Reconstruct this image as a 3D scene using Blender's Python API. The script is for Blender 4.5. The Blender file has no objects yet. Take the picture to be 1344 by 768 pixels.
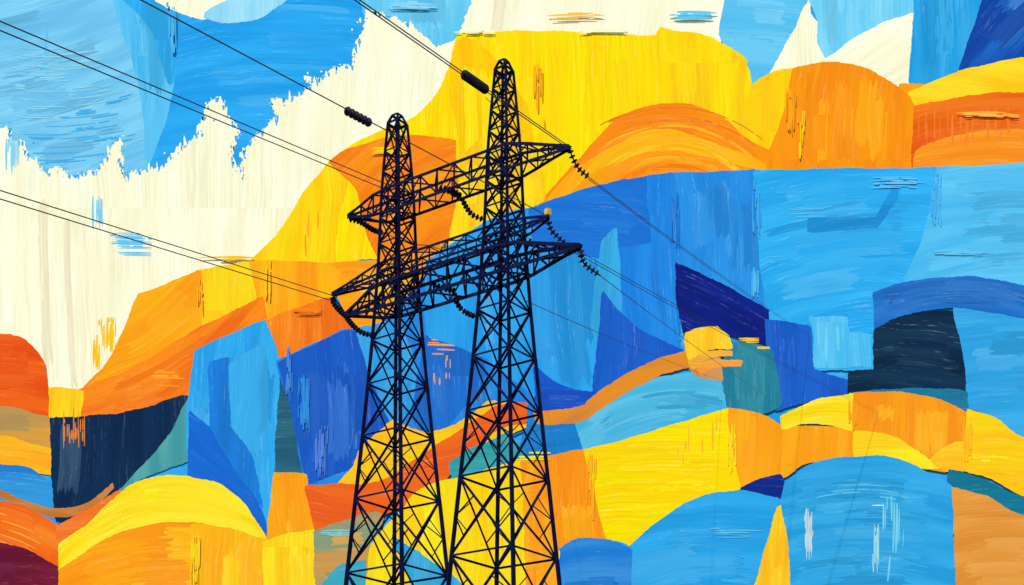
import bpy, math, random
from mathutils import Vector
random.seed(7)
FP=1865.0; YH=1141.0; CZ=1.7; DM=136.0
K=DM/FP
scn=bpy.context.scene
def s2l(c):
    r=[]
    for v in c:
        v=v/255.0
        r.append(v/12.92 if v<=0.04045 else ((v+0.055)/1.055)**2.4)
    return r
GAIN=(1.0,1.0,1.0)
# ------------------------------------------------------------ palette
C=dict(CR=(253,243,210),LB=(112,196,240),SB=(52,170,238),MB=(22,146,228),RB=(14,88,200),DB=(8,48,160),NV=(10,26,120),
 DK=(8,32,70),TL=(35,125,150),YE=(255,222,4),YO=(255,192,12),OR=(250,150,14),DO=(238,108,16),RO=(226,76,14),BR=(205,138,52),MR=(98,18,48))
# ------------------------------------------------------------ mural
verts=[];faces=[];fcol=[];fcol2=[];fctr=[];fseed=[]
CNT=[0]
STEP=0.00012
def up(n=1): CNT[0]+=n; return CNT[0]
def parse(s):
    o=[]
    for t in s.split():
        sm=t.endswith('~'); t=t.rstrip('~'); x,y=t.split(','); o.append((float(x),float(y),sm))
    return o
def lim(p,q,L):
    d=math.hypot(q[0]-p[0],q[1]-p[1])
    if d<1e-6: return q
    f=min(1,1.4*L/d); return (p[0]+(q[0]-p[0])*f,p[1]+(q[1]-p[1])*f)
def smooth(pts):
    n=len(pts); out=[]
    for i in range(n):
        p1=pts[i];p2=pts[(i+1)%n]
        L=math.hypot(p2[0]-p1[0],p2[1]-p1[1])
        p0=lim(p1,pts[i-1],L) if p1[2] else p1
        p3=lim(p2,pts[(i+2)%n],L) if p2[2] else p2
        if not p1[2] and not p2[2]: seg=1
        else: seg=max(4,int(L/8))
        for k in range(seg):
            t=k/seg
            if seg==1: out.append((p1[0],p1[1])); continue
            r=[]
            for a in (0,1):
                r.append(0.5*((2*p1[a])+(-p0[a]+p2[a])*t+(2*p0[a]-5*p1[a]+4*p2[a]-p3[a])*t*t+(-p0[a]+3*p1[a]-3*p2[a]+p3[a])*t**3))
            out.append(tuple(r))
    return out
def rough(pts,amp,step=3.0,lo=-30,hi=1374,grow=1.5,jag=False):
    out=[];n=len(pts)
    area=sum(pts[i][0]*pts[(i+1)%n][1]-pts[(i+1)%n][0]*pts[i][1] for i in range(n))
    sg=-1 if area>0 else 1
    w=[random.uniform(0,6.28) for _ in range(4)]
    acc=0
    for i in range(n):
        a=pts[i];b=pts[(i+1)%n]
        L=math.hypot(b[0]-a[0],b[1]-a[1])
        if L<1e-3: continue
        nx,ny=-(b[1]-a[1])/L,(b[0]-a[0])/L
        m=max(1,int(L/step)) if (lo<a[0]<hi or lo<b[0]<hi) and (-60<a[1]<830 or -60<b[1]<830) else 1
        for k in range(m):
            t=k/m; acc+=L/m
            if jag: d=math.sin(acc*.13+w[1])*.8+random.gauss(0,1.1)
            else: d=math.sin(acc*.045+w[0])*.9+math.sin(acc*.13+w[1])*.5+math.sin(acc*.6+w[2])*.2+random.gauss(0,.28)
            d=d*amp+grow*sg
            out.append((a[0]+(b[0]-a[0])*t+nx*d,a[1]+(b[1]-a[1])*t+ny*d))
    return out
def addpoly(pts,lay,c1,c2,ctr,seed=None):
    b=len(verts)
    for x,y in pts: verts.append(((x-672)*K,-lay*STEP,(YH-y)*K))
    faces.append(list(range(b,b+len(pts))))
    fcol.append([min(.93,a/g) for a,g in zip(s2l(c1),GAIN)]+[1]); fcol2.append([min(.93,a/g) for a,g in zip(s2l(c2),GAIN)]+[1])
    fctr.append(((ctr[0]-672)*K,0,(YH-ctr[1])*K)); fseed.append(random.random()*50 if seed is None else seed)
def mixc(a,b,t): return tuple(a[i]*(1-t)+b[i]*t for i in range(3))
def inside(x,y,p):
    c=False;j=len(p)-1
    for i in range(len(p)):
        if (p[i][1]>y)!=(p[j][1]>y) and x<(p[j][0]-p[i][0])*(y-p[i][1])/(p[j][1]-p[i][1]+1e-9)+p[i][0]: c=not c
        j=i
    return c
def sliver(ctr,R,a0,a1,th,lay,c):
    n=max(2,int(abs(a1-a0)*R/12)); top=[];bot=[]
    for k in range(n+1):
        a=a0+(a1-a0)*k/n; f=math.sin(math.pi*min(1,max(0,(k+.35)/(n+.7))))**.5*th/2
        top.append((ctr[0]+math.cos(a)*(R+f),ctr[1]+math.sin(a)*(R+f))); bot.append((ctr[0]+math.cos(a)*(R-f),ctr[1]+math.sin(a)*(R-f)))
    addpoly(top+bot[::-1],lay,c,c,ctr)
def bristles(ctr,R0,R1,a0,a1,dry,c,test=None):
    lay=up(3); R=R0; th=1.5; row=0
    while R<R1:
        row+=1
        a=a0+random.uniform(0,.25)*(a1-a0)
        while a<a1:
            ln=random.uniform(8,70)/R; e=min(a1,a+ln)
            if random.random()>dry and (e-a)*R>4:
                ok=True
                if test:
                    for q in (a,(a+e)/2,e):
                        if not test(ctr[0]+math.cos(q)*R,ctr[1]+math.sin(q)*R): ok=False
                if ok: sliver(ctr,R,a,e,th,lay-(row%2),mixc(c,(255,255,255),random.uniform(0,.08)))
            a=e+random.uniform(2,14)*(dry+.3)/R
        th2=random.uniform(.9,3.2)
        R+=(th+th2)/2+random.uniform(.1,.6); th=th2
def dab(cx,cy,ln,wd,ctr,c):
    R=math.hypot(cx-ctr[0],cy-ctr[1]); a0=math.atan2(cy-ctr[1],cx-ctr[0]); da=ln/R/2
    top=[];bot=[];n=max(4,int(ln/14))
    for k in range(n+1):
        a=a0-da+2*da*k/n
        e=random.uniform(-.04,.04)*min(wd,20)
        top.append((ctr[0]+math.cos(a)*(R+wd/2+e),ctr[1]+math.sin(a)*(R+wd/2+e)))
        bot.append((ctr[0]+math.cos(a)*(R-wd/2+e),ctr[1]+math.sin(a)*(R-wd/2+e)))
    def end(p,q):
        o=[];m=max(3,int(wd/2))
        dx,dy=(q[0]-p[0]),(q[1]-p[1]);L=math.hypot(dx,dy)+1e-6
        for k in range(1,m):
            t=k/m;j=random.uniform(-1,1)*min(10,ln*.12)
            o.append((p[0]+dx*t-dy/L*j,p[1]+dy*t+dx/L*j))
        return o
    pts=top+end(top[-1],bot[-1])+bot[::-1]+end(bot[0],top[0])
    addpoly(pts,up(),c,mixc(c,(255,255,255),.06),ctr)
def lighten(c):
    if c[2]>175 and c[0]<75: return mixc(c,(70,190,250),.15)
    return c
def patch(c,s,amp=.7,d=None,ctr=None,c2=None,dabs=1.0,dry=0.0,jag=False):
    c=lighten(C.get(c,c) if isinstance(c,str) else c)
    if c2: c2=lighten(c2)
    lay=up(3)
    base=smooth(parse(s))
    vx=[min(1400,max(-60,p[0])) for p in base]; vy=[min(830,max(-60,p[1])) for p in base]
    x0,x1,y0,y1=min(vx),max(vx),min(vy),max(vy); mx,my=(x0+x1)/2,(y0+y1)/2
    w,h=x1-x0,y1-y0
    if ctr is None:
        if d is None: d='h' if w>h*1.35 else 'v'
        sg=random.choice((-1,1))
        if d=='h': ctr=(mx+random.uniform(-.3,.3)*w,my+max(400,w*2))
        else: ctr=(mx+sg*max(800,h*4),my+random.uniform(-.4,.4)*h)
    if c2 is None:
        lum=sum(c)/3
        c2=mixc(c,(255,255,240),.12) if random.random()<.55 else tuple(v*.9 for v in c)
        if c[0]>240 and c[2]<60: c2=(255,min(230,c[1]+22),c[2]+8) if random.random()<.5 else (250,c[1]*.92,c[2])
        if lum>225: c2=(255,248,222)
    if dry>0:
        rs=[math.hypot(p[0]-ctr[0],p[1]-ctr[1]) for p in base]; aa=[math.atan2(p[1]-ctr[1],p[0]-ctr[0]) for p in base]
        if max(aa)-min(aa)>3.2: aa=[q+6.2832 if q<0 else q for q in aa]
        bristles(ctr,min(rs),max(rs),min(aa),max(aa),dry*.8,c,lambda x,y:inside(x,y,base)); return
    addpoly(rough(base,amp,jag=jag),lay,c,c2,ctr)
    n=int(w*h/2000*dabs)
    for _ in range(min(n,24)):
        for tr in range(8):
            x=random.uniform(x0,x1);y=random.uniform(y0,y1);
            ln=random.uniform(.3,.85)*(w if d=='h' else h) if d else random.uniform(50,160)
            ln=min(ln,210); wd=random.uniform(6,22) if random.random()<.5 else random.uniform(18,46)
            R=math.hypot(x-ctr[0],y-ctr[1])
            if R<30: continue
            a0=math.atan2(y-ctr[1],x-ctr[0]); da=(ln/2+10)/R; ok=True
            for q in (-1,-.5,0,.5,1):
                for ww in (-wd*.55,wd*.55):
                    if not inside(ctr[0]+math.cos(a0+q*da)*(R+ww),ctr[1]+math.sin(a0+q*da)*(R+ww),base): ok=False
            if not ok: continue
            cc=mixc(c,c2,random.uniform(.2,1)) if random.random()<.6 else (mixc(c,(255,255,255),random.uniform(.03,.12)) if c[2]>80 else (min(255,c[0]*1.02),min(226,c[1]*1.08),c[2]*1.1))
            if c[2]>80 and random.random()<.3: cc=tuple(v*.93 for v in c)
            if random.random()<.4:
                bristles(ctr,R-min(wd,24)/2,R+min(wd,24)/2,a0-ln/2/R,a0+ln/2/R,.45,cc)
            else: dab(x,y,ln,wd,ctr,cc)
            break
    return base
L0,R0,T0,B0=-420,1780,-420,1165
patch('MB',f"{L0},{T0} {R0},{T0} {R0},{B0} {L0},{B0}",dabs=0)
# --- sky upper left
patch((104,188,236),f"{L0},{T0} 120,{T0} 150,-5~ 178,90~ 190,170~ 193,275 {L0},275",c2=(124,202,242),ctr=(-100,-500),dabs=2)
patch((66,178,238),f"148,{T0} 150,0~ 178,90~ 190,170~ 193,275 215,275 228,130~ 238,0 240,{T0}",d='v')
patch((22,150,232),f"238,{T0} 236,0~ 226,130~ 190,240 330,300 480,110 480,{T0}",d='h',c2=(36,162,238))
patch((40,168,240),f"160,{T0} 160,-2 200,40~ 224,110~ 236,0 240,{T0}",d='v')
patch((90,192,242),"58,20 70,18 66,130 52,128",1,dry=.5,d='v'); patch((130,206,242),"10,60 150,66 170,150 20,190",1,dry=.75,ctr=(60,-300))
patch((60,172,236),"20,170 180,120 190,200 40,225",1,dry=.75,ctr=(60,-300))
patch('CR',f"205,{T0} 205,0 250,22~ 280,22~ 300,0 300,{T0}",1)
patch((140,212,246),f"300,{T0} 300,0 268,22~ 330,27~ 376,0 376,{T0}",1)
patch((96,196,240),f"478,{T0} 474,0 480,20 512,25 560,62 612,50 622,0 630,{T0}",1)
# --- cream cloud
cream="-60,170 8,168 14,172 10,186 30,186 36,206 62,229 72,219 92,233 128,226 158,180 161,236 172,228 214,221 234,196 256,182 264,162 272,140 288,127 297,152 314,172 303,206 320,236 318,202 334,182 352,166 366,153 357,134 396,128 410,112 398,102 418,106 440,90 462,88 466,62 478,38 482,14 506,22 540,34 574,64 604,50 612,20 622,0 630,-420 960,-420 955,0 950,30 940,80 600,60 560,200 420,320 330,345 262,356 182,388 168,420~ 150,462~ 130,494~ 100,516~ 78,520 50,520 20,470 0,446 -60,444 -420,440 -420,170"
patch('CR',cream,.9,c2=(255,247,222),d='v',dabs=1.2,jag=True)
crp=parse(cream)
fl=[up() for _ in range(12)]
for p,q in zip(crp[1:38],crp[2:39]):
    L=math.hypot(q[0]-p[0],q[1]-p[1])
    for _ in range(int(L/3)):
        t=random.random(); x=p[0]+(q[0]-p[0])*t+random.gauss(0,1.2); y=p[1]+(q[1]-p[1])*t
        h=random.uniform(2,6)*(2.2 if random.random()<.12 else 1); w_=random.uniform(.7,2.6)
        u_=random.random()<.6
        s_=-1 if u_ else 1
        cc=C['CR'] if u_ else (58,170,236)
        sk_=random.gauss(0,1.5)
        addpoly([(x-w_,y-s_*2),(x+w_,y-s_*2),(x+w_*.5+sk_*.7,y+s_*h*.7),(x+sk_,y+s_*h),(x-w_*.6+sk_*.6,y+s_*h*.6)],random.choice(fl),cc,cc,(x+900,y))
    for _ in range(int(L/3.5)):
        t=random.random(); x=p[0]+(q[0]-p[0])*t+random.gauss(0,5); y=p[1]+(q[1]-p[1])*t+random.gauss(0,6)
        r=random.uniform(.4,1.7)*random.random()+.35; e=random.uniform(.8,3)
        ang=random.uniform(0,6.28)
        pts=[(x+math.cos(ang+k*6.283/6)*r*random.uniform(.6,1.3),y+math.sin(ang+k*6.283/6)*r*e*.6*random.uniform(.6,1.3)) for k in range(6)]
        cc=C['CR'] if random.random()<.55 else (60,172,236)
        addpoly(pts,random.choice(fl),cc,cc,(x,y+900))
def splash(c,x,y,w,h,dry,n=1,ang='v'):
    c=C.get(c,c) if isinstance(c,str) else c
    ctr=(x+900,y) if ang=='v' else (x,y+700)
    for k in range(n):
        cx=x+random.uniform(-.2,.2)*w; cy=y+random.uniform(-.2,.2)*h
        ln=(h if ang=='v' else w)*random.uniform(.7,1.1); wd=(w if ang=='v' else h)*random.uniform(.5,1)
        R=math.hypot(cx-ctr[0],cy-ctr[1]); a=math.atan2(cy-ctr[1],cx-ctr[0])
        if a<0: a+=6.28318
        bristles(ctr,R-wd/2,R+wd/2,a-ln/2/R,a+ln/2/R,dry*.7,c)
splash((90,190,240),168,318,44,26,.35,3,'h'); splash((110,200,240),128,272,14,50,.6,3); splash((120,205,240),18,205,20,50,.7,3)
splash('YO',140,440,24,50,.6,4); splash('YO',128,470,12,40,.5,3)
# --- sky upper right
patch((84,188,240),f"958,{T0} 953,0 945,45~ 960,70~ 982,112 1004,112 1068,0 1068,{T0}",d='h')
patch('CR',f"1062,0 1054,12 1046,34 1038,48 1030,66 1018,86 1004,112 1060,96 1088,90 1082,70 1074,58 1072,30 1064,18",1.0)
patch((104,200,244),f"1066,{T0} 1063,0 1074,30 1074,56 1084,76 1130,46~ 1200,18 1202,{T0}",d='v')
patch('CR',"1082,92 1084,78 1130,46~ 1200,17 1196,60 1193,122 1100,110",1.2,ctr=(1440,520))
patch((24,150,224),f"1202,{T0} 1200,15 1193,125 1256,110 1288,0 1290,{T0}",d='v')
patch((20,84,186),f"1288,{T0} 1290,0 1254,110 1350,90 {R0},60 {R0},{T0}",c2=(14,66,160),ctr=(1620,340))
# --- yellow top hill
patch('YE',"600,46 640,44~ 700,41~ 790,46~ 862,47 866,38 885,42~ 930,50~ 968,70~ 982,92 984,112 1010,200 860,260 700,300 590,330 440,345 330,342 372,300~ 400,252~ 440,208~ 500,172~ 550,150~ 582,112~ 594,70~",1.2,c2=(255,208,6),d='v',dabs=1.6)
patch((254,204,8),"598,60 612,50~ 660,90~ 690,140~ 700,200 700,270 600,290 604,190~ 590,120~",1,d='v')
patch((255,214,20),"404,250~ 444,208~ 500,174~ 520,176 470,215~ 450,260~ 440,300~ 440,345 330,342 372,300~",1,d='v',c2=(255,196,10))
patch((246,150,20),"416,256 440,262 400,340 366,346",1,dry=.72,d='v')
patch((255,198,18),"866,42 885,44~ 930,50~ 968,70~ 980,80 974,130~ 990,190 940,152~ 885,136 880,90",1.2,c2=(255,216,12),d='v')
patch((255,210,16),"984,118 1006,100~ 1044,90 1030,140~ 1012,196 990,192~ 976,150~",.9,d='v')
patch((250,160,20),"1180,112 1220,112 1220,160 1190,160",.6,dabs=0)
patch((248,150,16),"1042,91 1080,84~ 1128,88~ 1168,108~ 1202,138 1204,222 1006,224 1012,196~ 1030,145~",.8,c2=(240,136,16),d='v',dabs=1.5)
patch((255,196,22),f"1192,122 1250,98~ 1300,86~ 1344,76~ {R0},50 {R0},130 1344,124~ 1290,124~ 1240,134~ 1204,145",.8,d='h',c2=(255,214,40))
patch((228,92,20),f"1200,142 1240,133~ 1290,124~ 1344,124~ {R0},126 {R0},210 1344,217 1198,222",1.0,c2=(236,116,24),d='h',dabs=2)
patch((244,138,30),f"1200,222 1206,196~ 1260,178~ 1344,172~ {R0},170 {R0},215 1344,218",1.2,d='h')
for i in range(14): splash((236,120,30),1206+i*9,168,4,44,.6,1)
# --- orange centre hill
patch((250,146,16),"706,272 740,232~ 778,190~ 820,152~ 884,136~ 940,152~ 984,186~ 1012,198 1006,226 880,232 790,250",.9,c2=(242,130,20),ctr=(880,330),dabs=1)
patch((255,180,20),"716,268 742,236~ 800,196~ 862,172~ 930,186~ 1004,216 1004,227 900,218~ 820,236 760,258",1.0,ctr=(880,330),c2=(250,164,20))
patch((250,158,20),"744,262 770,236~ 830,206~ 880,200~ 960,216 1000,226 860,236",1.0,ctr=(880,430))
for i in range(7):
    R_=185-i*13+random.uniform(-4,4); bristles((880,330),R_,R_+6,-2.45+random.random()*.3,-.9+random.random()*.2,.45,random.choice([(255,196,40),(238,120,20),(255,176,30)]))
# --- orange left of towers
patch((246,142,20),"432,214 456,198~ 520,180~ 596,185 600,230 640,250 640,310 540,345 500,350 480,300~ 470,250~",1,c2=(238,122,20),ctr=(640,400),dabs=1.6)
patch((255,190,20),"600,214 640,180~ 700,200~ 716,262 640,296 590,322 604,250",1,d='v')
patch((252,166,20),"430,346 500,344 590,325 600,345 520,430 470,450 440,380",1)
# --- left orange chain
patch((244,140,24),"100,520 182,440 262,400 346,380 350,430 262,470 180,520",.6,dabs=0)
patch((250,212,26),"260,356 328,343 346,400 300,418 262,430",.8,d='v')
patch((250,172,22),"182,388 262,356 264,436 190,478~ 104,518 130,494~ 150,462~ 168,420~",.8,c2=(244,152,20),ctr=(60,230),dabs=2)
patch((250,154,20),"328,344 432,346 462,372 430,394 346,422 338,380",.9,c2=(255,178,20),d='v')
patch((236,110,26),"346,422 432,392 466,436 366,476",1,c2=(242,136,30),d='v',dabs=3)
patch((236,106,22),"102,514 170,486~ 262,432 344,390 350,424 262,464~ 246,524 180,550~ 102,558",1.0,c2=(244,134,26),ctr=(20,130),dabs=2.4)
patch((250,160,30),"196,492 250,462 240,512 204,516",1.5,d='h',dry=.2)
patch((250,190,24),"62,512 78,510~ 108,514 104,552 64,548",1,d='v')
# left edge stack
patch((226,76,16),f"{L0},430 0,438~ 34,448~ 58,482~ 64,548 0,536 {L0},520",1,c2=(234,96,22),ctr=(0,720),dabs=3)
patch((184,146,84),f"{L0},530 0,534~ 66,548 68,592 0,574 {L0},560",1.5,d='h',c2=(210,150,64))
patch((250,180,30),f"{L0},566 0,572~ 68,592 72,622 0,614 {L0},600",1.2,d='h')
patch((24,112,200),f"{L0},604 0,612~ 40,616~ 72,640 75,690 0,662 {L0},640",1.2,c2=(44,140,210),ctr=(0,860))
# navy block
patch((12,44,82),"66,550 150,545~ 246,519 214,582~ 160,640 130,664~ 75,686 68,600",1.2,c2=(8,36,72),d='v',dabs=1.5)
patch((190,110,40),"-60,642 0,644~ 36,660~ 78,670~ 118,660~ 148,634 149,640 118,667~ 76,678~ 34,667~ 0,650 -60,650",.8,dabs=0)
for i in range(16): splash((220,120,30),80+random.random()*30,562+random.random()*12,3,random.uniform(14,50),.4,1)
patch((244,150,40),"100,556 160,548~ 246,518 240,528 180,548~ 108,562",1.5,d='h',dry=.4)
patch((64,148,160),"246,526 247,604 200,622~ 156,646 214,584~",.9,c2=(84,164,168),d='v')
patch((236,100,22),f"{L0},648 0,658~ 76,690 80,748 0,712 {L0},700",1.2,c2=(240,130,34),ctr=(-60,920),dabs=3)
for i in range(5): patch((244,170,60),f"-20,{664+i*9} 70,{700+i*9} 76,{706+i*9} -20,{670+i*9}",1,ctr=(-60,920),dry=.5)
patch('MR',f"{L0},705 0,714~ 44,726~ 82,750 84,{B0} {L0},{B0}",1.2,c2=(116,26,54),d='h')
patch((236,110,30),"75,690 120,668~ 160,644 130,686~ 80,722",1.2,d='h')
patch((250,164,22),f"78,748 110,726~ 150,700~ 230,684~ 346,706 352,{B0} 80,{B0}",.9,c2=(244,144,20),ctr=(230,1060),dabs=1.6)
patch((252,184,24),f"252,690 300,690~ 350,702 400,700 424,{B0} 258,{B0}",.9,d='v')
patch((252,214,22),"78,716 112,692~ 156,650~ 196,630~ 252,626~ 300,640~ 330,672~ 350,708 292,690~ 230,684~ 150,700~ 108,726~ 78,748",1,c2=(255,224,50),ctr=(230,860),dabs=2.5)
# left blue vertical
patch((30,150,228),"256,462 300,442~ 348,420 364,468~ 368,520~ 362,600~ 350,704 318,650~ 280,628~ 248,622 247,540~",.8,c2=(46,164,234),ctr=(1330,600),dabs=2.2)
patch((14,92,206),"249,540 262,552~ 290,580~ 330,640~ 352,704 322,662~ 290,634~ 248,624",.9,c2=(10,78,190),ctr=(60,860))
patch((20,112,214),"276,478 300,470 302,560 330,600 346,668 300,600~ 276,560",1,d='v')
patch((54,166,234),"302,480 344,452 352,480 350,560 320,580 304,552",1,d='v')
patch((42,104,128),"368,492 380,520~ 396,590 400,626 362,622",1.1,c2=(34,88,116),d='h',dabs=5)
patch((24,108,206),"364,476 450,434 500,430 590,325 700,300 700,560 560,620 440,640 402,636 384,540",.9,c2=(34,124,214),d='v')
patch((18,74,190),"366,478 450,436~ 476,440 490,500~ 512,556 470,612 404,636 388,560~",.9,c2=(14,64,176),d='v',dabs=2)
patch((34,146,222),"468,434 524,420 560,520 512,556 490,500~",1,d='v')
patch((24,96,204),"560,440 620,440 640,500 560,590 540,540",1,d='v')
patch((244,150,40),"556,436 604,430 598,464 566,470",2,dry=.3,d='h')
for i in range(7): splash((240,150,40),575+random.uniform(-12,16),480+random.uniform(-8,22),8,12,.7,1)
patch((250,164,22),f"360,622 402,624 412,694 424,{B0} 352,{B0} 352,706",.8,d='v')
patch((255,196,26),f"346,712 384,700~ 418,696 424,{B0} 350,{B0}",1,d='v')
# --- right blue mass
patch((28,142,224),"560,345 640,292~ 706,272~ 800,252 812,420 790,520 700,520 640,470 560,440",.9,c2=(38,154,230),d='v',dabs=1.6)
patch((20,104,210),"694,276 760,252~ 852,232 858,330 792,340~ 700,318",.9,c2=(16,94,200),d='h',dabs=1.5)
patch((18,112,216),"850,233 884,229 888,345 892,470 836,440~ 790,386 800,330 856,320",.9,d='v',c2=(26,124,222))
patch((50,166,230),"790,316 808,300 818,440 792,500 776,430",1.0,d='v')
patch((26,124,218),"882,229 992,225 996,320~ 1006,410 886,346",.8,c2=(34,134,224),d='v',dabs=2)
patch((30,158,232),"990,225 1232,222 1224,264~ 1208,320~ 1186,368~ 1146,386 1146,486 1066,486 1062,430 1008,426 998,340",.8,c2=(44,170,238),d='h',dabs=1.8)
patch((24,142,222),"1060,290 1150,286 1176,240 1176,262 1150,300 1062,304",1,d='h')
patch((72,180,236),f"1230,222 1344,216 {R0},206 {R0},400 1344,376 1270,366 1184,372 1210,318~",.8,c2=(88,190,240),d='h',dabs=2)
patch((14,34,136),"887,345 940,372~ 1008,408 1012,458 956,440~ 900,446 890,400",.9,c2=(10,26,116),ctr=(700,860))
patch((20,80,196),"1004,420 1062,430 1068,486 1116,502 1122,524 1060,528~ 1018,540 1008,490",.9,c2=(16,68,182),d='v')
patch((20,78,196),"790,384 830,428~ 900,462 850,482~ 778,520 786,450",.9,d='v',c2=(14,68,182))
patch((16,66,196),"700,482 740,510~ 784,516 764,544~ 706,540",.9,d='h')
patch((70,182,238),"1062,416 1110,418 1112,440 1142,440 1142,482 1070,482 1068,440",1.2,d='v',dabs=5)
patch((100,204,242),"1066,420 1106,420 1108,446 1136,446 1136,478 1076,478",1,d='v',dry=.5)
patch((84,188,238),"1032,272 1084,270 1086,290 1032,292",2,dry=.25,d='h')
patch((60,176,236),"1000,330 1034,332 1030,366 1004,366",2,dry=.2,d='h')
patch((24,88,182),f"1146,386 1200,370~ 1270,365~ 1344,376~ {R0},400 {R0},450 1344,420~ 1250,404~ 1186,414~ 1148,434",.9,c2=(32,104,196),ctr=(1260,700),dabs=1.5)
patch((10,38,66),"1147,434 1190,414~ 1250,410 1264,460~ 1271,516 1190,512 1114,518 1114,490 1146,486",.9,c2=(16,50,80),d='h',dabs=2)
patch((42,152,220),f"1250,406 1344,420 {R0},450 {R0},600 1344,574~ 1304,546~ 1268,536 1266,470~",.8,d='h',c2=(56,164,226))
patch((30,122,164),"1114,518 1190,511~ 1267,515 1270,546 1200,526~ 1116,526",.9,d='h')
# --- lower right landscape
patch((20,118,204),"690,552 756,548 768,592 716,606 680,606",.9,d='h')
patch((62,170,218),"754,550 800,524~ 868,496~ 950,488 958,538 900,556~ 840,572~ 768,594",.8,c2=(84,184,224),ctr=(900,760),dabs=3.5)
patch((32,122,152),"956,452 990,452~ 1014,462 1024,532 990,546~ 954,534 948,490",1.1,c2=(46,136,158),d='v',dabs=3)
patch((226,140,40),"700,540 760,536~ 800,506~ 850,478~ 905,462 940,470 944,482 905,482~ 860,494~ 808,524~ 762,552~ 704,556",1.1,c2=(200,126,56),ctr=(900,760),dabs=2)
patch((200,130,70),"905,466 944,470 948,500 920,494 905,486",1.1,d='v')
patch((252,190,30),"901,464 900,440 916,433~ 940,431 957,442 961,458 930,460~ 908,476",1.0,c2=(255,206,50),d='v')
patch((250,180,60),"904,478 926,464~ 960,462 961,468 930,470~ 910,486",1.0,ctr=(900,760))
patch((240,150,50),"914,484 934,474~ 974,474 972,480 936,482~ 920,490",1.0,ctr=(900,760))
splash((250,190,40),985,447,26,6,.4,2,'h'); splash((250,190,40),1000,458,24,5,.4,2,'h')
patch((250,152,22),"682,606 768,592 784,650~ 802,712 730,724 696,700",.8,c2=(244,140,24),d='v')
patch('YE',"766,592 850,570~ 956,536 962,584~ 974,642 920,654~ 866,684~ 826,718 800,712~ 782,650~",.8,c2=(255,208,8),ctr=(860,1500),dabs=1.6)
patch((246,180,30),"880,560 950,540 960,600 890,612",1,dry=.75,d='v')
patch((250,152,22),"956,536 1000,546~ 1024,560~ 1120,560 1126,604 1060,608~ 1024,628~ 973,642 962,590~",.9,c2=(255,168,26),d='v',dabs=1.5)
patch((255,214,24),"1024,548 1070,528~ 1122,518 1120,566 1070,554~ 1026,564",1.1,c2=(255,224,60),ctr=(1090,760))
patch((248,156,26),"1120,518 1180,516~ 1240,530~ 1272,546 1270,618 1220,616~ 1160,604~ 1122,602",.9,c2=(240,140,26),d='v',dabs=1.6)
patch((255,206,30),"1120,568 1160,572~ 1200,590~ 1232,616 1200,612~ 1150,602~ 1120,600",1.3,d='h')
patch((255,204,40),"1222,604 1246,586~ 1270,582 1270,618 1240,620",1.4,d='h',c2=(250,180,30))
patch((255,208,22),f"1268,540 1304,550~ 1344,576~ {R0},640 {R0},700 1344,652~ 1304,630~ 1268,618",.8,ctr=(1290,900),c2=(255,190,20))
patch((20,118,150),f"1244,618 1290,630~ 1344,654~ {R0},690 {R0},730 1344,682~ 1290,654~ 1244,640",.9,d='h')
patch((218,140,54),f"1246,640 1290,652~ 1344,680~ {R0},730 {R0},{B0} 1262,{B0} 1256,768",1.1,c2=(226,154,66),d='h',dabs=3)
patch((28,146,214),f"1022,650 1036,630~ 1070,608~ 1122,602~ 1180,604~ 1246,638 1250,700~ 1262,{B0} 1050,{B0} 1030,720",.9,c2=(48,162,224),ctr=(1140,1100),dabs=3)
patch((76,184,230),"1050,650 1120,630~ 1200,650 1190,664 1120,648~ 1060,670",1.5,ctr=(1130,900),dry=.35)
patch((110,200,236),"1150,650 1180,640 1196,768 1160,768",2,d='v',dry=.5)
patch((200,225,225),"1140,656 1166,656 1166,668 1140,668",2.5,dry=.4,d='h',dabs=0)
patch((14,44,144),"973,642 1024,624~ 1024,656 970,654",1,d='h')
patch((26,148,222),f"728,724 800,712~ 826,718 866,684~ 920,654~ 974,644 1022,656 1008,700~ 984,{B0} 730,{B0}",.9,c2=(40,160,230),ctr=(940,1100),dabs=2.2)
patch((20,110,206),f"728,724 760,708~ 800,712~ 828,722 830,{B0} 730,{B0}",1,d='h')
patch((255,184,30),f"1022,664 1034,720 1050,{B0} 940,{B0} 992,768 1004,720",.9,d='v')
# --- behind tower feet
patch((255,200,20),"466,612 474,592~ 506,560 516,552 560,572 600,560 640,528 670,528 690,560 600,600 520,660 420,690 440,640",1.2,c2=(250,184,30),ctr=(560,280))
patch((236,108,30),"402,640 440,638~ 500,632~ 560,596~ 612,560~ 650,536 690,530 690,556 650,566~ 612,600~ 570,640~ 500,676~ 414,696",1.1,c2=(228,90,30),ctr=(500,280),dabs=3.5)
patch((200,150,80),f"414,696 500,676~ 490,720~ 470,{B0} 424,{B0}",1.4,d='h',c2=(130,150,120),dabs=3)
patch((40,150,160),"590,610 620,590~ 668,568 690,600 650,622 596,640",1.2,d='h')
patch((255,218,24),f"470,{B0} 486,720~ 520,680~ 560,640~ 620,624~ 690,604 700,700 732,724 734,{B0}",1.2,c2=(255,202,14),d='v',dabs=1.5)
patch((250,150,26),f"684,606 700,606 732,724 734,{B0} 700,{B0} 690,700",1,d='v')
patch((30,150,206),f"514,704 550,726~ 606,768 640,{B0} 570,{B0} 540,768",1.2,d='v')
patch((60,160,180),f"424,768 450,742~ 480,736 474,{B0} 424,{B0}",1.2,d='h')
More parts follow.
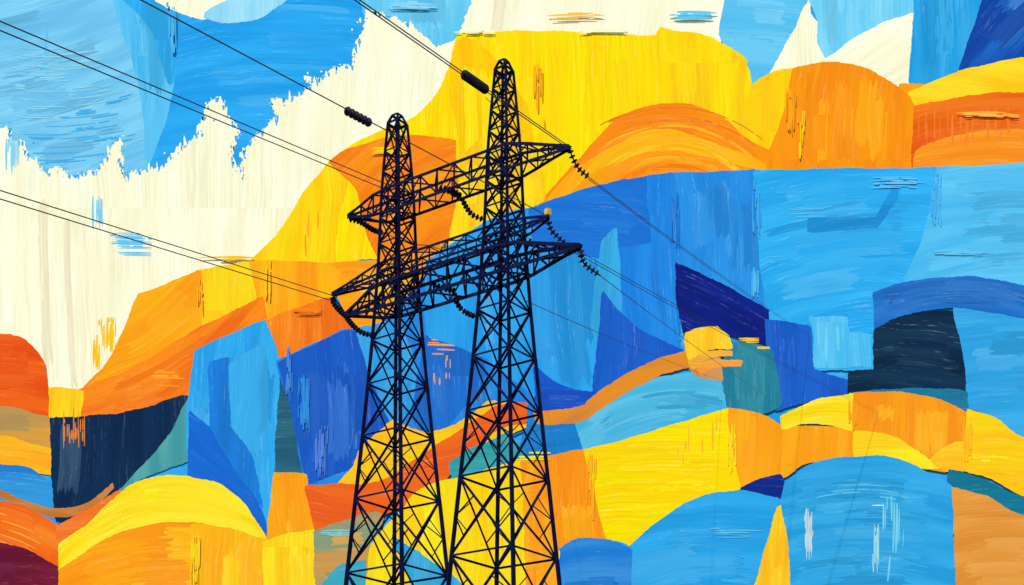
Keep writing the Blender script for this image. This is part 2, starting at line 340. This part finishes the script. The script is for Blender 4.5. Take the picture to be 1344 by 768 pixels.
# dry brush extras across the borders
for (c,x,y,w,h,o) in [('YO',300,340,60,8,'h'),('CR',790,40,60,9,'h'),('CR',620,40,40,8,'h'),((96,196,240),905,20,60,14,'h'),((130,205,240),530,8,60,10,'h'),
  ((90,190,240),1180,240,60,16,'h'),((90,190,240),1260,330,70,12,'h'),('YE',700,600,40,10,'h'),((130,190,190),440,700,40,8,'h'),
  ((190,215,225),1060,700,12,70,'v'),((150,210,230),1150,720,10,60,'v'),
  ((80,180,230),960,700,60,14,'h'),((34,130,220),400,540,16,90,'v'),((60,130,220),380,500,10,60,'v'),((70,180,240),990,380,8,40,'v'),
  ((70,120,220),420,600,20,60,'v'),((240,190,90),760,22,80,8,'h'),((60,170,230),225,40,10,60,'v'),((250,180,60),1290,150,80,8,'h'),
  # orange dragged into yellow, yellow into orange
  ((248,170,20),705,120,16,90,'v'),((248,160,20),1036,150,14,70,'v'),((255,206,20),1050,180,12,60,'v'),((248,170,20),262,395,10,50,'v'),((255,206,20),256,740,14,60,'v'),
  ((250,170,20),775,650,12,80,'v'),((255,210,20),960,590,12,60,'v'),((250,160,20),1118,545,10,40,'v'),((250,180,20),1270,580,12,50,'v'),((255,190,20),350,380,12,60,'v'),
  ((240,120,20),400,410,40,10,'h'),((255,200,20),500,200,50,12,'h'),((50,160,230),992,280,12,80,'v'),((60,170,235),1226,270,14,70,'v'),((30,120,215),884,290,10,80,'v')]:
    splash(c,x,y,w,h,.7,3,o)
me=bpy.data.meshes.new("paint_layers"); me.from_pydata(verts,[],faces); me.update()
def fattr(n,t,vals,key):
    a=me.attributes.new(n,t,'FACE'); a.data.foreach_set(key,[q for v in vals for q in (v if isinstance(v,(list,tuple)) else (v,))])
fattr('pcol','FLOAT_COLOR',fcol,'color'); fattr('pcol2','FLOAT_COLOR',fcol2,'color'); fattr('pctr','FLOAT_VECTOR',fctr,'vector')
fattr('pseed','FLOAT',fseed,'value')
# ------------------------------------------------------------ paint material
class NT:
    def __init__(s,name):
        s.m=bpy.data.materials.new(name); s.m.use_nodes=True; s.t=s.m.node_tree; s.b=s.t.nodes['Principled BSDF']; s.out=s.t.nodes['Material Output']
    def n(s,ty,**k):
        o=s.t.nodes.new(ty)
        for a,v in k.items(): setattr(o,a,v)
        return o
    def l(s,a,b): s.t.links.new(a,b)
    def math(s,op,a,b=None,c=None,clamp=False):
        o=s.n('ShaderNodeMath',operation=op,use_clamp=clamp)
        for i,v in enumerate((a,b,c)):
            if v is None: continue
            if isinstance(v,(int,float)): o.inputs[i].default_value=v
            else: s.l(v,o.inputs[i])
        return o.outputs[0]
    def mix(s,f,a,b,bt='MIX'):
        o=s.n('ShaderNodeMix',data_type='RGBA',blend_type=bt)
        for i,v in ((0,f),(6,a),(7,b)):
            if isinstance(v,(int,float)): o.inputs[i].default_value=v
            elif isinstance(v,(tuple,list)): o.inputs[i].default_value=v
            else: s.l(v,o.inputs[i])
        return o.outputs[2]
    def noise(s,vec,sc,det=3,ro=.6):
        o=s.n('ShaderNodeTexNoise'); s.l(vec,o.inputs['Vector']); o.inputs['Scale'].default_value=sc; o.inputs['Detail'].default_value=det; o.inputs['Roughness'].default_value=ro
        return o.outputs['Fac']
    def ramp(s,v,a,b,lo=0,hi=1):
        o=s.n('ShaderNodeMapRange',interpolation_type='SMOOTHSTEP'); s.l(v,o.inputs[0])
        for i,q in ((1,a),(2,b),(3,lo),(4,hi)): o.inputs[i].default_value=q
        return o.outputs[0]
p=NT('acrylic_paint')
def at(n): return p.n('ShaderNodeAttribute',attribute_name=n)
tc=p.n('ShaderNodeTexCoord').outputs['Object']
ctr=at('pctr').outputs['Vector']; seed=at('pseed').outputs['Fac']
sub=p.n('ShaderNodeVectorMath',operation='SUBTRACT'); p.l(tc,sub.inputs[0]); p.l(ctr,sub.inputs[1])
sx=p.n('ShaderNodeSeparateXYZ'); p.l(sub.outputs[0],sx.inputs[0])
X,Z=sx.outputs[0],sx.outputs[2]
r=p.math('SQRT',p.math('ADD',p.math('MULTIPLY',X,X),p.math('MULTIPLY',Z,Z)))
a=p.math('ARCTAN2',Z,X)
u=p.math('MULTIPLY',a,r)
warp=p.noise(tc,.22,1)
r2=p.math('ADD',r,p.math('MULTIPLY',warp,.8))
def cv(x,y,z):
    o=p.n('ShaderNodeCombineXYZ'); p.l(x,o.inputs[0]); p.l(y,o.inputs[1]); p.l(z,o.inputs[2]); return o.outputs[0]
def sc(v,k): return p.math('MULTIPLY',v,k)
fine=p.noise(cv(sc(u,.16),sc(r2,5.6),seed),1,2,.65)
coarse=p.noise(cv(sc(u,.07),sc(r2,.5),seed),1,2,.5)
speck=p.noise(cv(sc(u,1.6),sc(r2,9),seed),1,1,.7)
wear=p.ramp(p.noise(tc,.16,1),.40,.60,.30,1.0)      # how dry the brush was: flat areas and bristly areas
col=p.mix(p.ramp(coarse,.38,.62),at('pcol').outputs['Color'],at('pcol2').outputs['Color'])
val=p.math('ADD',p.math('MULTIPLY_ADD',p.ramp(fine,.27,.73,-.095,.085),wear,.995),p.ramp(coarse,.3,.7,-.025,.02))
hsv=p.n('ShaderNodeHueSaturation'); p.l(col,hsv.inputs['Color']); p.l(val,hsv.inputs['Value'])
stk=p.math('MULTIPLY',p.math('MULTIPLY',p.ramp(fine,.58,.70),p.ramp(speck,.45,.60)),wear)
lay=p.mix(sc(stk,.13),hsv.outputs[0],(0.85,.85,.72,1))
p.l(lay,p.b.inputs['Base Color']); p.b.inputs['Roughness'].default_value=.8; p.b.inputs['Specular IOR Level'].default_value=.04
me.materials.append(p.m)
def empty(name,loc=(0,0,0)):
    e=bpy.data.objects.new(name,None); e.location=loc; e.empty_display_size=2; scn.collection.objects.link(e); return e
def obj(name,mesh,parent=None,loc=(0,0,0)):
    o=bpy.data.objects.new(name,mesh); o.location=loc; scn.collection.objects.link(o)
    if parent: o.parent=parent
    return o
mural=empty('painted_mural_wall',(0,DM,CZ))
obj('paint_layers',me,mural)
def simple(name,c,rough=.8,nsc=3,var=.25,metal=0,c2=None,spec=.5):
    m=NT(name); t=m.n('ShaderNodeTexCoord').outputs['Object']; f=m.noise(t,nsc,2)
    c2=c2 or tuple(v*(1-var) for v in c)
    m.l(m.mix(m.ramp(f,.35,.65),tuple(c)+(1,),tuple(c2)+(1,)),m.b.inputs['Base Color'])
    m.b.inputs['Roughness'].default_value=rough; m.b.inputs['Metallic'].default_value=metal; m.b.inputs['Specular IOR Level'].default_value=spec
    return m.m
concrete=simple('concrete',(.32,.31,.29))
grass=simple('grass_field',(.05,.09,.025),nsc=.2,c2=(.09,.1,.04))
steel=simple('navy_painted_steel',(.003,.005,.032),.8,1.2,c2=(.006,.010,.058),spec=.05)
cable=simple('cable_metal',(.012,.015,.04),.6)
glass=simple('insulator_ceramic',(.004,.005,.02),.6,4,c2=(.008,.008,.025),spec=.15)
yel=simple('yellow_glint_paint',(.8,.55,.05),.5)  # flat yellow standing in for glints on the crossarm
def boxmesh(name,x0,x1,y0,y1,z0,z1,mat):
    m=bpy.data.meshes.new(name)
    v=[(x,y,z) for x in (x0,x1) for y in (y0,y1) for z in (z0,z1)]
    m.from_pydata(v,[],[(0,1,3,2),(4,6,7,5),(0,4,5,1),(2,3,7,6),(0,2,6,4),(1,5,7,3)]); m.materials.append(mat); return m
zb=-CZ
wx0,wx1=(L0-672)*K,(R0-672)*K; wt=(YH-T0)*K
obj('wall_slab',boxmesh('wall_slab',wx0,wx1,.05,3,zb,wt,concrete),mural)
for i in range(9):
    x=wx0+(wx1-wx0)*(i+.5)/9
    obj(f'buttress_{i+1}',boxmesh('buttress',x-1,x+1,3.003,9,zb,wt*.8,concrete),mural)
g=bpy.data.meshes.new('ground'); g.from_pydata([(-3000,-3000,0),(3000,-3000,0),(3000,3000,0),(-3000,3000,0)],[],[(0,1,2,3)]); g.materials.append(grass); obj('ground',g)
# ------------------------------------------------------------ steel members
class Steel:
    def __init__(s): s.v=[];s.f=[]
    def beam(s,a,b,w,L=True):
        a=Vector(a);b=Vector(b);d=(b-a)
        if d.length<1e-4: return
        d.normalize(); up_=Vector((0,0,1)) if abs(d.z)<.95 else Vector((.8,.6,0))
        x=d.cross(up_).normalized(); y=d.cross(x).normalized()
        t=w*.32
        prof=[(0,0),(w,0),(w,t),(t,t),(t,w),(0,w)] if L else [(0,0),(w,0),(w,w),(0,w)]
        n=len(prof);base=len(s.v)
        for P in (a,b):
            for (i,j) in prof: s.v.append(tuple(P+x*(i-w/2)+y*(j-w/2)))
        for k in range(n):
            k2=(k+1)%n; s.f.append((base+k,base+k2,base+n+k2,base+n+k))
        s.f.append(tuple(base+k for k in range(n))[::-1]); s.f.append(tuple(base+n+k for k in range(n)))
    def mesh(s,name,mat):
        m=bpy.data.meshes.new(name); m.from_pydata(s.v,[],s.f); m.materials.append(mat); m.update(); return m
RT=Vector((-0.59,100,0)); E=Vector((-.809,.588,0)).normalized(); N=Vector((.588,.809,0)).normalized()
def AX(t,w,z): return RT+E*t+N*w+Vector((0,0,z))
prof=[(0,8.6),(10,7.3),(21.7,5.6),(35,3.5),(41.4,2.6),(46.8,2.0),(52.4,1.65),(55.5,1.25),(58,.9)]
def wid(z):
    for (a,wa),(b,wb) in zip(prof,prof[1:]):
        if z<=b: return wa+(wb-wa)*(z-a)/(b-a)
    return prof[-1][1]
def tower(name,t0,H):
    base=AX(t0,0,0); e=empty(name,base)
    def P(i,z):
        h=wid(z)/2; sx,sy=((-1,-1),(1,-1),(1,1),(-1,1))[i%4]
        return E*(sx*h)+N*(sy*h)+Vector((0,0,z))
    lv=[.3]; z=.3
    while z<H:
        w=wid(z); z=min(H,z+max(1.5,w*(1.05 if z<41 else 1.0)))
        if H-z<.8: z=H
        lv.append(z)
    legs=Steel();br=Steel()
    for a,b in zip(lv,lv[1:]):
        for i in range(4):
            w=.39-.2*a/58
            legs.beam(P(i,a),P(i,b),w)
            bw=.165-.065*a/58
            br.beam(P(i,a),P(i+1,b),bw); br.beam(P(i+1,a),P(i,b),bw)
            br.beam(P(i,b),P(i+1,b),bw*.95)
            if a<32:
                m=(a+b)/2
                br.beam(P(i,m),(P(i,a)*.72+P(i+1,b)*.28),bw*.55); br.beam(P(i,m),(P(i,b)*.72+P(i+1,a)*.28),bw*.55)
                br.beam(P(i+1,m),(P(i+1,a)*.72+P(i,b)*.28),bw*.55); br.beam(P(i+1,m),(P(i+1,b)*.72+P(i,a)*.28),bw*.55)
    for i in range(4):
        legs.beam(P(i,H),Vector((0,0,H+.62))+(P(i,H)-Vector((0,0,H)))*.5,.16)
        br.beam(P(i,H),P(i+1,H),.16)
        q1=Vector((0,0,H+.62))+(P(i,H)-Vector((0,0,H)))*.5; q2=Vector((0,0,H+.62))+(P(i+1,H)-Vector((0,0,H)))*.5
        br.beam(q1,q2,.14)
    obj('legs',legs.mesh('legs',steel),e); obj('lattice_bracing',br.mesh('lattice_bracing',steel),e)
    for i in range(4):
        q=P(i,.3); obj(f'footing_{i+1}',boxmesh('footing',-.7,.7,-.7,.7,-.4,.5,concrete),e,(q.x,q.y,0))
    return e
TL_=9.85
tower('transmission_tower',0,57.9); tower('transmission_tower',TL_,57.15)
# ------------------------------------------------------------ crossarms
def crossarm(name,ta,tb,za,zb_,zlo,zhi,hw,n,cw=.2,inner=(-1.2,TL_+1.2)):
    s=Steel()
    nodes=[]
    for k in range(n+1):
        t=ta+(tb-ta)*k/n
        if t<inner[0]: f=(t-ta)/(inner[0]-ta)
        elif t>inner[1]: f=(tb-t)/(tb-inner[1])
        else: f=1
        ztip=za if t<TL_/2 else zb_
        f2=max(0,min(1,f))
        lo=ztip+(zlo-ztip)*f2; hi=ztip+.12+(zhi-ztip)*f2; w=max(.1,hw*f2)
        nodes.append([AX(t,-w,lo),AX(t,w,lo),AX(t,w,hi),AX(t,-w,hi)])
    for k in range(n):
        A,B=nodes[k],nodes[k+1]
        for j in range(4): s.beam(A[j],B[j],cw)
        for j in range(4):
            j2=(j+1)%4
            if k%2==0: s.beam(A[j],B[j2],cw*.55)
            else: s.beam(A[j2],B[j],cw*.55)
            if j%2: s.beam(B[j],B[j2],cw*.5)
    e=empty(name,(0,0,0)); obj('box_truss',s.mesh('box_truss',steel),e); return e,s
crossarm('tower_crossarm',-5.6,14.68,50.75,51.5,50.4,52.0,.85,13)
crossarm('tower_crossarm',-6.47,14.9,43.8,44.05,43.3,45.0,1.1,14,.24)
e,_=crossarm('tower_crossarm',-3.84,16.35,46.45,45.95,45.8,46.8,.6,12,.17)
s=Steel()
for t in (-1.2,1.2,4.5,8.5,11.2):
    s.beam(AX(t,-.9,45.0),AX(t+.9,-.6,45.8),.13); s.beam(AX(t,.9,45.0),AX(t-.7,.6,45.8),.13)
s.beam(AX(16.35,0,45.95),AX(14.9,0,44.05),.13)
obj('arm_struts',s.mesh('arm_struts',steel),e)
k=Steel()
for t,z in ((-3.84,46.65),(5.35,46.8)): k.beam(AX(t,-.1,z),AX(t,-.1,z+.42),.34,False)  # small yellow blocks added to imitate the glints on this arm
obj('glint_caps',k.mesh('glint_caps',yel),e)
# ------------------------------------------------------------ wires
def W(px,py,d): return Vector(((px-672)*d/FP,d,CZ+(YH-py)*d/FP))
def tube(name,pts,r,mat,parent=None,taper=1.0):
    c=bpy.data.curves.new(name,'CURVE'); c.dimensions='3D'; c.bevel_depth=r; c.bevel_resolution=1
    sp=c.splines.new('POLY'); sp.points.add(len(pts)-1)
    for i,(q,pp) in enumerate(zip(sp.points,pts)): q.co=(*pp,1); q.radius=1+(taper-1)*i/(len(pts)-1)
    c.materials.append(mat)
    o=bpy.data.objects.new(name,c); scn.collection.objects.link(o)
    if parent: o.parent=parent
    return o
def wire(name,A,B,r=.032,sag=0,ext=None,double=0,taper=1.0):
    pts=[]
    end=B
    if ext is not None:
        k_=(ext-A.y)/(B.y-A.y); end=A+(B-A)*k_
    for i in range(33):
        t=i/32; q=A+(end-A)*t; q=q.copy(); q.z-=sag*4*t*(1-t); pts.append(q)
    e=empty(name)
    tube('conductor_1',pts,r,cable,e,taper)
    if double: tube('conductor_2',[q-Vector((0,0,double)) for q in pts],r,cable,e,taper)
def on(A,B,px):
    lo,hi=0,1
    for _ in range(50):
        m=(lo+hi)/2;q=A+(B-A)*m
        x=672+FP*q.x/q.y
        if x>px: lo=m
        else: hi=m
    return A+(B-A)*lo
def insul(pts,r=.2,sp=.3):
    P=[Vector(q) for q in pts]; v=[];f=[]
    fine=[]
    n=len(P)
    for i in range(n-1):
        p0=P[max(0,i-1)];p1=P[i];p2=P[i+1];p3=P[min(n-1,i+2)]
        for k_ in range(24):
            t=k_/24; fine.append(.5*((2*p1)+(p2-p0)*t+(2*p0-5*p1+4*p2-p3)*t*t+(3*p1-p0-3*p2+p3)*t**3))
    fine.append(P[-1])
    acc=0;nxt=sp*.5
    for a,b in zip(fine,fine[1:]):
        L=(b-a).length
        while acc+L>nxt:
            c=a+(b-a)*((nxt-acc)/L); d=(b-a).normalized()
            x=d.cross(Vector((0,0,1)) if abs(d.z)<.9 else Vector((1,0,0))).normalized(); y=d.cross(x)
            base=len(v); S=10
            for (o,rr) in ((-.09,.07),(-.03,r),(.03,r*.85),(.09,.09)):
                for q in range(S):
                    an=q*6.2832/S; v.append(tuple(c+d*o+x*math.cos(an)*rr+y*math.sin(an)*rr))
            for ring in range(3):
                for q in range(S):
                    q2=(q+1)%S; f.append((base+ring*S+q,base+ring*S+q2,base+(ring+1)*S+q2,base+(ring+1)*S+q))
            f.append(tuple(base+q for q in range(S))[::-1]); f.append(tuple(base+3*S+q for q in range(S)))
            nxt+=sp
        acc+=L
    m=bpy.data.meshes.new('ceramic_discs'); m.from_pydata(v,[],f); m.materials.append(glass)
    e=empty('insulator_string'); obj('ceramic_discs',m,e); tube('core_rod',fine[::4]+[fine[-1]],.055,cable,e)
A=W(524,249,105.5); B=W(0,28,62); wire('power_line',A,B,.03,0,12,.4)
A=AX(-3.84,0,46.6); B=W(185,0,60); wire('power_line',A,B,.03,0,12)
i0,i1=on(A,B,454),on(A,B,486); insul([i0-Vector((0,0,.08)),i1-Vector((0,0,.08))],.24,.42)
A=AX(-5.6,0,50.85); B=W(472,0,64); wire('power_line',A,B,.03,0,12,.16)
i0,i1=on(A,B,609),on(A,B,637); insul([i0-Vector((0,0,.08)),i1-Vector((0,0,.08))],.27,.42)
A=AX(16.35,0,45.95); B=W(0,250,70); wire('power_line',A,B,.03,0,12,.42)
DE=DM-.3
a1=W(772,232,97.5); wire('power_line',a1,W(1062,440,DE),.026,.25,None,.14,.25)
a2=W(742,320,98.2); wire('power_line',a2,W(1152,540,DE),.026,.2,None,.22,.25)
a3=W(788,362,97.2); wire('power_line',a3,W(1026,534,DE),.026,.2,taper=.25)
a4=W(690,395,101); wire('power_line',a4,W(948,500,DE),.026,.2,taper=.25)
wire('power_line',W(622,415,103),W(700,452,DE),.02,.1,taper=.25)
tipA=AX(-5.6,0,50.7)
insul([tipA,W(752,208,97),W(760,222,97.2),a1],.25,.32)
insul([AX(-3.84,0,46.3),W(724,303,97.9),a2],.25,.32)
insul([AX(-6.47,0,43.7),W(766,345,96.8),a3],.25,.32)
q=AX(14.68,0,51.4); insul([q,W(474,292,108.4),W(490,302,107.8),W(504,306,107.2)],.23,.32)
tube_e=empty('jumper_cable'); tube('loop',[W(504,306,107.2),W(520,313,106.5),W(540,321,106),W(562,322,105.6),W(580,328,104)],.03,cable,tube_e)
q=AX(16.35,0,45.8); insul([q,W(438,398,109.4),W(446,408,109),W(456,417,108.5)],.23,.32)
q=AX(14.9,0,43.9); insul([q,W(464,428,108.2),W(476,437,107.8),W(494,441,107.3)],.23,.32)
insul([W(576,248,102.6),W(590,250,102.3),W(604,258,101.9)],.28,.34)
insul([W(606,260,101.9),W(612,272,101.7),W(620,282,101.5),W(634,288,101.3)],.22,.32)
insul([W(596,384,102.5),W(600,398,102.4),W(608,408,102.2),W(622,415,103)],.22,.32)
insul([W(568,374,103.5),W(582,378,103.2),W(596,382,102.8)],.25,.34)
tube('loop_2',[W(637,128,98.5),W(650,140,98.6),W(668,160,98.7),W(684,178,98.8)],.02,cable,tube_e)
# ------------------------------------------------------------ camera & light
cam=bpy.data.cameras.new('camera'); cam.sensor_width=36; cam.lens=FP/1344*36; cam.shift_y=(YH-384)/1344; cam.clip_end=8000; cam.clip_start=.1
co=bpy.data.objects.new('camera',cam); co.location=(0,0,CZ); co.rotation_euler=(math.radians(90),0,0); scn.collection.objects.link(co); scn.camera=co
EL=48;AZ=205
w=bpy.data.worlds.new("World"); scn.world=w; w.use_nodes=True
nt=w.node_tree; sk=nt.nodes.new('ShaderNodeTexSky'); sk.sky_type='NISHITA'; sk.sun_disc=False; sk.sun_elevation=math.radians(EL); sk.sun_rotation=math.radians(AZ)
nt.links.new(sk.outputs[0],nt.nodes['Background'].inputs[0]); nt.nodes['Background'].inputs[1].default_value=.08
sd=Vector((math.sin(math.radians(AZ))*math.cos(math.radians(EL)),math.cos(math.radians(AZ))*math.cos(math.radians(EL)),math.sin(math.radians(EL))))
sl=bpy.data.lights.new('sun','SUN'); sl.energy=4.2; sl.angle=math.radians(1.0); sl.color=(1,.97,.9)
so=bpy.data.objects.new('sun',sl); so.rotation_euler=sd.to_track_quat('Z','Y').to_euler(); so.location=(0,0,100); scn.collection.objects.link(so)
scn.view_settings.view_transform='Standard'; scn.view_settings.look='None'; scn.view_settings.exposure=0
